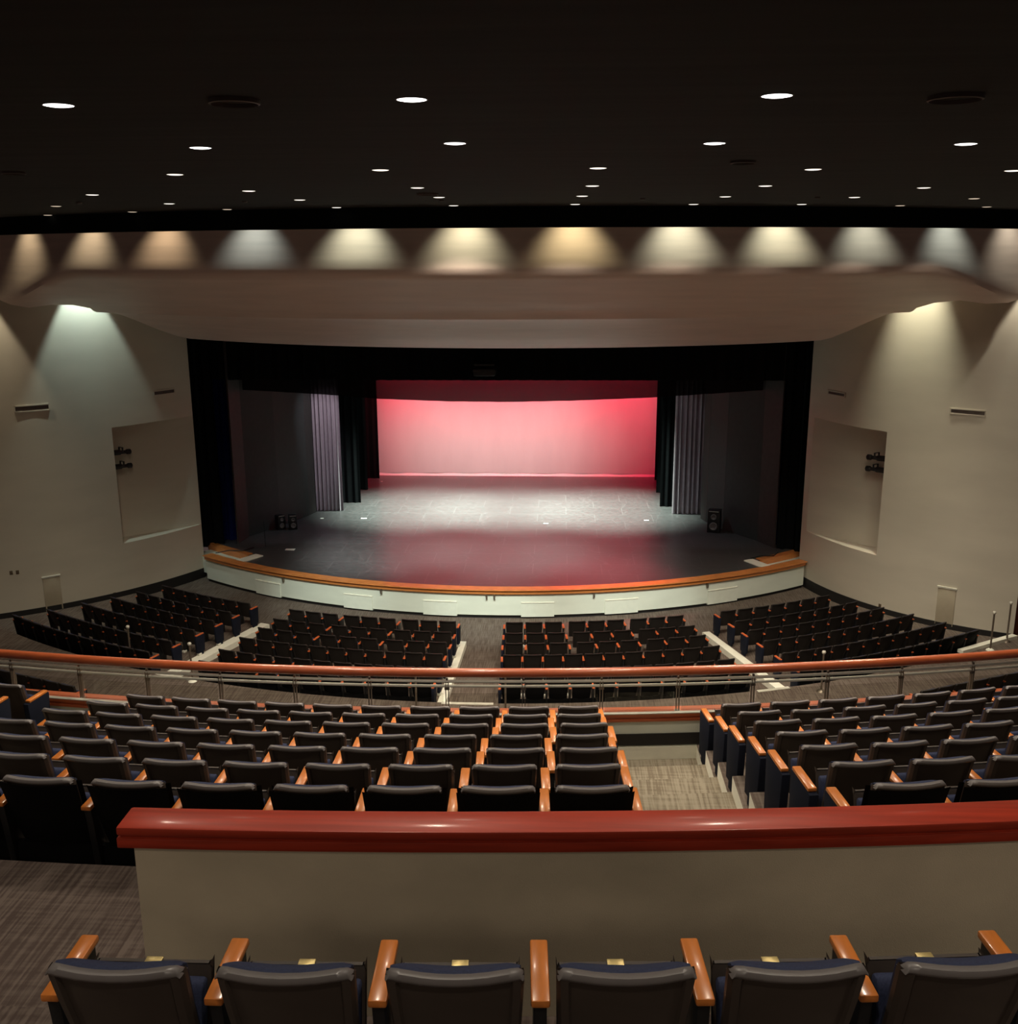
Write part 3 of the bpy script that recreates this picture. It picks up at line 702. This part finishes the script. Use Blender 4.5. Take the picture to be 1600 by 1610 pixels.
# stage lights
area('cyc_red_strip', (0, 47.0, 9.6), (0, 49.75, 4.0), CYC_RED_W, (1, .012, .07), 15.0, .4, 120)
area('cyc_white_wash', (-1.2, 44.6, 9.2), (-1.2, 49.75, 1.0), CYC_WHITE_W, (.62, 1, .90), 9, .5, 50)
for x in (-4.2, 0, 4.2):
    spot('stage_downlight', (x * .95, 42.6, 9.8), (x * .95, 42.9, ZS), FLOOR_WASH_W, (.80, 1, .86), 60, 1, .4)
for x, w in ((-4.2, 1.0), (1.0, 1.0), (4.0, .45)): spot('front_downlight', (x, 34.2, 10.4), (x - (.6 if x > 0 else 0), 36.0, ZS), 6500 * w, (.92, 1, .93), 46, 1, .3)
spot('red_front_light', (4.6, 34.9, 10.6), (3.8, 33.4, ZS), 4500, (1, .02, .06), 36, 1, .1)
for x, w in ((-6.5, 650), (6.5, 500)): spot('front_wash', (x * .5, 39.0, 10.0), (x, 39.5, ZS), w, (.82, .88, 1), 55, 1, .2)
for x, w in ((-8.2, 900), (7.4, 60)): spot('side_curtain_wash', (x * .75, 38.9, 9.6), (x, 42.3, 4.2), w, (1, .9, 1), 30, .8, .1)

# ------------------------------------------------------------------ balcony parapet and guard rail
RPA = 33.18    # rail radius
A0, A1 = -17.5, 21
tag(struct(MB().sector(CR_, RPA - .12, RPA + .06, A0, A1, 4.6, 6.21, 60), 'wall_balcony', M['apron'], 'pale low balcony front wall'))
struct(MB().sector(CR_, RPA + .055, RPA + .075, A0, A1, 5.89, 6.04, 60), 'baseboard_balcony', M['baseboard'])
struct(MB().sector(CR_, RPA + .055, RPA + .085, -9, 12, 5.55, 5.875, 30), 'trim_3', M['white'], 'white step edge below the balcony front wall')
mb = MB()
mb.sector(CR_, RPA - .13, RPA + .08, A0, A1, 6.262, 6.30, 60); mb.sector(CR_, RPA - .11, RPA + .065, A0, A1, 6.232, 6.262, 60); mb.sector(CR_, RPA - .12, RPA + .085, A0, A1, 6.205, 6.232, 60)
struct(mb, 'trim_4', M['rail'], 'layered reddish wood cap on the balcony front wall')
struct(MB().sector(CR_, RPA + .03, RPA + .082, A0, A1, 6.3, 6.312, 60), 'trim_9', M['lightgrey'], 'pale strip painted as a highlight along the balcony wall cap')  # pale layer stands in for the glossy highlight on the cap
gr = empty('guard_railing', (0, 11.3, 6.34), 0, 'curved balcony guard rail with wood handrail, steel bars and glass', 'railing')
def gb(mb, name, m, **k):
    o = mb.build(name, m, **k); o.parent = gr; o.matrix_parent_inverse = Matrix.Translation((0, -11.3, -6.34)); return o
RZ = at_cyl(800, 1058, CR_, RPA).z + .03
gb(MB().tube([pol(CR_, RPA, A0 + (A1 - A0) * i / 80, RZ - .03) for i in range(81)], .055, 12, ry=.056), 'handrail', M['rail'])
for z, r in ((at_cyl(800, 1071.5, CR_, RPA).z, .020), (at_cyl(800, 1079, CR_, RPA).z, .018)):
    gb(MB().tube([pol(CR_, RPA, A0 + (A1 - A0) * i / 80, z) for i in range(81)], r, 8), 'bar', M['steel'])
px_posts = [25, 130, 235, 349, 465, 582, 703, 823, 945, 1065, 1182, 1298, 1413, 1523, 1630, -80]
for x in px_posts:
    p = at_cyl(x, 1100, CR_, RPA); a = math.atan2(p.x - CR_[0], CR_[1] - p.y)
    mb = MB()
    for d in (-.016, .016):
        mb.box(d - .004, d + .004, -.02, .02, -.04, .36)
    mb.box(-.03, .03, -.012, .012, .25, .28); mb.box(-.012, .012, -.012, .012, .34, .40); mb.box(-.035, .035, -.035, .035, -.044, -.036)
    o = mb.build('post', M['post']); o.location = (p.x, p.y, 6.346); o.rotation_euler = (0, 0, a); o.parent = gr; o.matrix_parent_inverse = Matrix.Translation((0, -11.3, -6.34))
angs = sorted(math.atan2(at_cyl(x, 1100, CR_, RPA).x - CR_[0], CR_[1] - at_cyl(x, 1100, CR_, RPA).y) / D2R for x in px_posts)
for a, b in zip(angs, angs[1:]):
    gb(MB().sector(CR_, RPA - .004, RPA + .004, a + .08, b - .08, 6.31, 6.55, 6), 'glass_pane', M['glass'])

# ------------------------------------------------------------------ foreground wall with cap
XW = .17
def ymid(x, R): return CM[1] - math.sqrt(R * R - (x - CM[0]) ** 2)
RW0, RW1 = 32.80, 32.965
mb = MB(); rows = []
for i in range(41):
    x = XW + (9 - XW) * i / 40
    rows.append([(x, ymid(x, RW0 + .02), ZX), (x, ymid(x, RW0 + .02), 9.0), (x, ymid(x, RW1 - .02), 9.0), (x, ymid(x, RW1 - .02), ZX)])
k = 0; mb.grid(rows, 0, True); mb.f.append((0, 1, 2, 3)); mb.m.append(0); mb.f.append((163, 162, 161, 160)); mb.m.append(0)
struct(mb, 'wall_front', M['wallnear'], 'low beige wall in front of the foreground seats', smooth=False)
def cap(z0, z1, dr0, dr1, xl, name, bev=.008):
    mb = MB(); rows = []
    for i in range(41):
        x = xl + (9.05 - xl) * i / 40
        rows.append([(x, ymid(x, RW0 - dr0), z0), (x, ymid(x, RW0 - dr0), z1), (x, ymid(x, RW1 + dr1), z1), (x, ymid(x, RW1 + dr1), z0)])
    mb.grid(rows, 0, True); mb.f.append((0, 1, 2, 3)); mb.m.append(0); mb.f.append((163, 162, 161, 160)); mb.m.append(0)
    return struct(mb, name, M['cap'], 'glossy cherry wood cap on the low wall', bevel=bev)
cap(9.055, 9.10, .02, .0, XW - .07, 'trim_5', .012)
cap(9.045, 9.056, .0, -.012, XW - .05, 'trim_6', 0)
cap(8.995, 9.046, .02, .0, XW - .07, 'trim_7', .005)

# ------------------------------------------------------------------ seats
# local frame: origin on the floor under the rear top edge of the back, +Y towards the stage
def back_pts(u, t, off):
    # u -1..1 across, t 0..1 bottom to top
    w = .205 + .025 * t
    z = .30 + .55 * t
    y = .17 * (1 - t) ** 1.15 + .04 * u * u + off
    if t > .9: w -= .012 * ((t - .9) / .1) ** 2
    return (u * w, y, z)
def seat_meshes():
    d = {}
    # rear shell with raised rim
    us = [-1, -.95, -.84, -.80, -.5, -.25, 0, .25, .5, .80, .84, .95, 1]
    ts = [0, .05, .1, .3, .5, .7, .92, .938, .96]
    mb = MB(); rows = []
    for t in ts:
        r = []
        for u in us:
            o = 0
            if abs(u) <= .80 and t <= .92: o = .016
            if abs(u) == 1: o = .02
            r.append(back_pts(u, t, o))
        rows.append(r)
    front = [[back_pts(u, t, .045) for u in us] for t in ts]
    mb.grid(rows); mb.grid([list(reversed(r)) for r in front])
    for j in (0, -1):
        mb.grid([[rows[i][j] for i in range(len(ts))], [front[i][j] for i in range(len(ts))]])
    mb.grid([rows[0], front[0]])
    d['shell'] = mb.build('back_shell', M['shell'], ang=40); d['shelldim'] = mb.build('back_shell', M['shelldim'], ang=40)
    # top lip
    mb = MB(); rr = []
    for u in us:
        dz = -.018 if abs(u) == 1 else (-.004 if abs(u) > .9 else 0)
        p0 = back_pts(u, .945, -.002); p1 = back_pts(u, .975, -.007); p2 = back_pts(u, 1.0, .002); p3 = back_pts(u, 1.0, .03); p4 = back_pts(u, .93, .05)
        rr.append([p0] + [(p[0], p[1], p[2] + dz) for p in (p1, p2, p3)] + [p4])
    mb.grid(rr, 0, True)
    mb.f.append((0, 1, 2, 3, 4)); mb.m.append(0); n = len(mb.v); mb.f.append((n - 1, n - 2, n - 3, n - 4, n - 5)); mb.m.append(0)
    d['lip'] = mb.build('top_lip', M['lip'], ang=60); d['liptop'] = mb.build('top_lip', M['shelldim'], ang=60)
    # back cushion
    mb = MB(); a = []; b = []
    for t in (.12, .18, .5, .85, .93, .965):
        e = 0 if t in (.12, .965) else 1
        a.append([back_pts(u * .95, t, .046) for u in us]); b.append([back_pts(u * .95, t, .046 + (.02 + .045 * e) * (1 - .5 * abs(u) ** 6)) for u in us])
    mb.grid(a); mb.grid([list(reversed(r)) for r in b])
    for j in (0, -1): mb.grid([[r[j] for r in a], [r[j if j else 0] for r in [list(q) for q in b]]])
    mb.grid([a[0], b[0]]); mb.grid([a[-1], b[-1]])
    d['cushion'] = mb.build('back_cushion', M['blue'], ang=60)
    # folded seat: cushion (rear face) and pan (front face)
    def seatblk(y0, y1, x, name, m, zt):
        mb = MB(); mb.extr([(y0 + .20, .30), (y1 + .20, .30), (y1 + .27, zt - .02), (y1 + .255, zt), (y0 + .29, zt), (y0 + .27, zt - .03)], -x, x)
        return mb.build(name, m, bevel=.012)
    d['seat'] = seatblk(.0, .07, .20, 'seat_cushion', M['blue'], .60)
    d['pan'] = seatblk(.072, .10, .212, 'seat_pan', M['shell'], .632)
    # armrest (origin at seat centre, right-hand side at x=+p/2 set when placed)
    d['arm'] = MB().box(-.033, .033, .06, .385, .622, .652).build('armrest', M['wood'], bevel=.008)
    d['armfar'] = MB().box(-.033, .033, .06, .385, .622, .652).build('armrest', M['woodfar'], bevel=.008)
    mb = MB(); mb.extr([(.16, .02), (.36, .02), (.37, .62), (.08, .62)], -.022, .022); mb.box(-.035, .035, .12, .40, 0, .02)
    d['leg'] = mb.build('leg', M['black'], bevel=.004)
    mb = MB(); mb.box(-.05, .05, .10, .22, .004, .07); 
    d['foot'] = mb.build('foot_bracket', M['lightgrey'], bevel=.006)
    mb = MB(); mb.extr([(.06, .10), (.38, .10), (.40, .62), (.02, .62)], -.035, .035); mb.extr([(.12, 0), (.34, 0), (.34, .11), (.12, .11)], -.02, .02)
    d['end'] = mb.build('end_panel', M['navy'], bevel=.008)
    mb = MB(); mb.grid([[back_pts(u * 1.12, t, -.012) for u in us] for t in (.0, .5, .93)]); mb.grid([[back_pts(u * 1.12, t, .05) for u in us] for t in (.0, .5, .93)])
    mb.box(-.28, .28, .16, .20, .06, .32)
    d['panel'] = mb.build('rear_panel', M['blackpanel'])
    d['plate'] = MB().box(-.03, .03, .335, .37, .633, .641).build('number_plate', M['brass'], bevel=.002)
    # one-piece plain seat for the farthest ones
    return d
SM = seat_meshes()
def place(key, parent, x=0, y=0):
    o = SM[key].copy(); COL.objects.link(o); o.parent = parent; o.location = (x, y, 0); return o
SEATS = []   # (distance, loc, rz, label, group, pitch, flags)
def add_seat(p, rz, label, group, pitch, flags=()):
    hs = [px((p[0], p[1], p[2] + h)) for h in (.1, .85)]
    if all(h is None or not (-150 < h[0] < 1700 and -20 < h[1] < 1700) for h in hs): return
    d = (Vector(p) - EYE).length
    SEATS.append((d, p, rz, label, group, pitch, set(flags)))

# stalls
def stalls_row(ri, a0, a1, n, side, block, ngroup=None, flags=()):
    R = ROWR[ri]; gap = 0
    da = (a1 - a0) / n
    for k in range(n):
        a = a0 + da * (k + .5)
        if ngroup and n == 9: # straight groups of three with wedges between
            g = k // 3; w = .35; a = a0 + w * g + (a1 - a0 - 2 * w) / n * (k + .5)
        idx = k + 1 if side == 'left' else n - k
        fl = set(flags)
        if k == 0: fl.add('armL')
        if k == 0 and side == 'left': fl.add('endL')
        if k == n - 1 and side == 'right': fl.add('endR')
        if ri == 5: fl.add('panel')
        pt = math.radians(abs(da)) * R
        x, y, _ = pol(CO, R, a)
        add_seat((x, y, ZP), a * D2R, 'dark stalls seat, %s from the %s, %s row from stage, %s block' % (NTH[idx], 'aisle', NTH[ri + 1], block), 'seats of the %s stalls block' % block, pt, fl | {'far'})
for ri in range(6):
    n = 9 if ri < 3 else 11
    stalls_row(ri, -17.2 - (ri * .04), -2.5, n, 'right', 'left centre', True)
    stalls_row(ri, 1.35, 16.2, n, 'left', 'right centre', True)
    ends = [-31.4, -31.9, -32.4, -33.0, -33.7, -34.6]; endr = [30.4, 31.2, 31.9, 32.6, 33.1, 33.7]
    R = ROWR[ri]; a = -21.1; nl = round((a - ends[ri]) * D2R * R / .56)
    stalls_row(ri, ends[ri] - .2, -21.0, nl, 'right', 'far left')
    nr = round((endr[ri] - 19.35) * D2R * R / .56)
    stalls_row(ri, 19.35, endr[ri] + .2, nr, 'left', 'far right')
# rear side seats behind the cross aisle of the stalls
def side_row(pts, block):
    kz = (EYE.z - ZA - .85) / (EYE.z - ZP - .85)
    a, b = [Vector((EYE.x + (q[0] - EYE.x) * kz, q[1] * kz, 0)) for q in pts]; L = (b - a).length; n = max(1, round(L / .56)); d = (b - a) / n
    rz = math.atan2(d.y, d.x)
    for k in range(n):
        p = a + d * (k + .5)
        fl = {'far', 'tall'}
        if k == 0: fl.add('armL')
        if (k == n - 1 and block == 'left'): fl.add('endR')
        if (k == 0 and block == 'right'): fl.add('endL')
        add_seat((p.x, p.y, ZA), rz, 'dark seat behind the stalls cross aisle at the %s, %s from its aisle end' % (block, NTH[min(12, (n - k) if block == 'left' else k + 1)]), 'seats behind the cross aisle, %s side' % block, .56, fl)
side_row([(-13.9, 24.95, 0), (-10.25, 23.5, 0)], 'left')
side_row([(11.2, 24.05, 0), (15.3, 25.9, 0)], 'right')

# balcony
for i in range(7):
    R = MR[i]
    for side in (1, 2, 3):
        PC = [.556, .561, .568, .571, .5715, .581, .572][i]; XC_ = [2.34, 2.33, 2.36, 2.32, 2.35, 2.32, 2.32][i]
        PR = [.562, .565, .5725, .563, .57, .575, .585][i]; XR_ = [4.18, 4.21, 4.21, 4.23, 4.23, 4.23, 4.25][i]
        if side == 2: xs = [(XC_ - PC * k) for k in range(10)]
        elif side == 3: xs = [XR_ + PR * k for k in range(9)]
        else: xs = [-4.46 - .567 * k for k in range(3)]
        for k, x in enumerate(xs):
            Rk = R + (.06 + .012 * k if side == 3 else 0)
            y = ymid(x, Rk); a = math.asin((x - CM[0]) / Rk)
            fl = set()
            if side == 2:
                if k == 0: fl |= {'endR'}
                if k == len(xs) - 1: fl |= {'armL', 'endL'}
                lab = 'balcony seat, %s left of the stepped aisle, %s row from the rail' % (NTH[k + 1], NTH[i + 1]); g = 'balcony seats of the centre block'
            elif side == 3:
                if k == 0: fl |= {'armL', 'endL', 'wide'}
                lab = 'balcony seat, %s right of the stepped aisle, %s row from the rail' % (NTH[k + 1], NTH[i + 1]); g = 'balcony seats of the right block'
            else:
                if k == 0: fl |= {'endR'}
                lab = 'balcony seat, %s beyond the left-hand aisle, %s row from the rail' % (NTH[k + 1], NTH[i + 1]); g = 'balcony seats of the left block'
            if i == 6: fl.add('panel')
            add_seat((x, y, MZ[i]), a, lab, g, PC if side == 2 else PR, fl)
# foreground row
xs0 = [.66, 1.22, 1.775, 2.335, 2.895, 3.46, 4.02]
for k, x in enumerate(xs0):
    y = ymid(x, 34.26); a = math.asin((x - CM[0]) / 34.26)
    fl = {'plate'}
    if k == 0: fl.add('armL')
    add_seat((x, y, Z0), a, 'foreground seat with blue cushion, %s from the left in the nearest row' % NTH[k + 1], 'foreground row of seats', .565, fl)

SEATS.sort(key=lambda s: s[0] + (0 if 'far' not in s[6] or -45 < (px((s[1][0], s[1][1], s[1][2] + .6)) or (0, 0))[0] < 1645 else 500))
SEATS = [s_ for s_ in SEATS if not ('far' in s_[6] and not -45 < (px((s_[1][0], s_[1][1], s_[1][2] + .6)) or (0, 0))[0] < 1645)]
print('SEATS', len(SEATS))
for n_, (d, p, rz, label, group, pitch, fl) in enumerate(SEATS):
    if n_ >= 300: break
    e = empty('auditorium_seat', p, rz, label, 'seat', group)
    for key in ('shell', 'lip', 'cushion', 'seat', 'pan'):
        if 'far' in fl and key == 'pan': continue
        if 'far' in fl: key = {'lip': 'liptop', 'shell': 'shelldim'}.get(key, key)
        o = place(key, e)
        if key in ('liptop', 'shelldim'): o.scale = (1.13, 1, 1)
    AK = 'armfar' if 'far' in fl else 'arm'
    if 'panel' in fl: place('panel', e)
    if 'plate' in fl: place('plate', e)
    yo = .085 if 'plate' in fl else 0
    place(AK, e, pitch / 2, yo)
    place('end' if 'endR' in fl else 'leg', e, pitch / 2, yo)
    if 'armL' in fl or 'endL' in fl:
        xo = -pitch / 2 - (.06 if 'wide' in fl else 0)
        place(AK, e, xo, yo); place('end' if 'endL' in fl else 'leg', e, xo, yo)
    place('foot', e, pitch / 2)
# the remaining most distant seats as one object
rest = SEATS[300:]
if rest:
    mb = MB(); mats = [M['shelldim'], M['blue'], M['woodfar'], M['black'], M['blackpanel'], M['navy']]
    km = {'shelldim': 0, 'cushion': 1, 'seat': 1, 'armfar': 2, 'leg': 3, 'liptop': 0, 'end': 5, 'panel': 4}
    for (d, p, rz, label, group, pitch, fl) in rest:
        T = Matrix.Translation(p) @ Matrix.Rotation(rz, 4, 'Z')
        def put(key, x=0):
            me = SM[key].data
            k_ = 1.13 if key in ('shelldim', 'liptop') else 1
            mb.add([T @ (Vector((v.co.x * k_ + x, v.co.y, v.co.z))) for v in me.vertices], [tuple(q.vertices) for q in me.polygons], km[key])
        for key in ('shelldim', 'liptop', 'cushion', 'seat'): put(key)
        if 'panel' in fl: put('panel')
        put('armfar', pitch / 2); put('end' if 'endR' in fl else 'leg', pitch / 2)
        if 'armL' in fl or 'endL' in fl: put('armfar', -pitch / 2); put('end' if 'endL' in fl else 'leg', -pitch / 2)
    o = mb.build('distant_seats', mats); tag(o, 'farthest dark stalls seats nearest the stage and side walls', 'seats', None, 'stuff')
for o in SM.values(): bpy.data.objects.remove(o)

# ------------------------------------------------------------------ aisle posts in the stalls
for k, (x, y, h, lab) in enumerate(((-8.06, 25.9, .98, 'metal aisle post with white base left of the left-centre stalls'), (-10.3, 27.1, 1.0, 'metal aisle post before the far left stalls block'),
        (-1.52, 24.0, 1.0, 'metal post left of the centre stalls aisle'), (.77, 24.05, 1.0, 'metal post right of the centre stalls aisle'),
        (9.21, 25.9, 1.0, 'metal aisle post before the far right stalls block'), (14.96, 29.1, 1.05, 'metal post with white base, left one by the right wall'), (15.75, 29.85, 1.1, 'metal post, right one by the right wall'))):
    kz = (EYE.z - ZA) / (EYE.z - ZP); x, y = EYE.x + (x - EYE.x) * kz, y * kz
    h += .14
    e = empty('aisle_post', (x, y, ZA), 0, lab, 'post', 'metal posts in the stalls')
    MB().lathe([(0, 0), (.025, 0), (.025, h - .06), (.0, h - .06)], 12).build('pole', M['post'], parent=e)
    MB().lathe([(0, h - .08), (.045, h - .07), (.055, h - .03), (.04, h), (0, h + .01)], 12).build('knob', M['steel'], parent=e)
    b = MB().lathe([(.12, 0), (.11, .02), (.06, .05), (.03, .06), (0, .06)], 16).build('base', M['white'] if k in (0, 1, 5) else M['post'], parent=e)
mb = MB(); mb.prism([(13.62, 28.15), (13.72, 28.0), (15.8, 29.3), (15.7, 29.45)], ZA, ZA + .1); tag(mb.build('floor_curb', M['white']), 'low white curb on the floor by the right wall', 'curb')
mb = MB(); mb.prism([(-15.0, 27.4), (-14.9, 27.2), (-16.2, 28.1), (-16.3, 28.3)], ZA, ZA + .35); tag(mb.build('floor_curb', M['white']), 'low white curb end at the left edge of the stalls', 'curb')
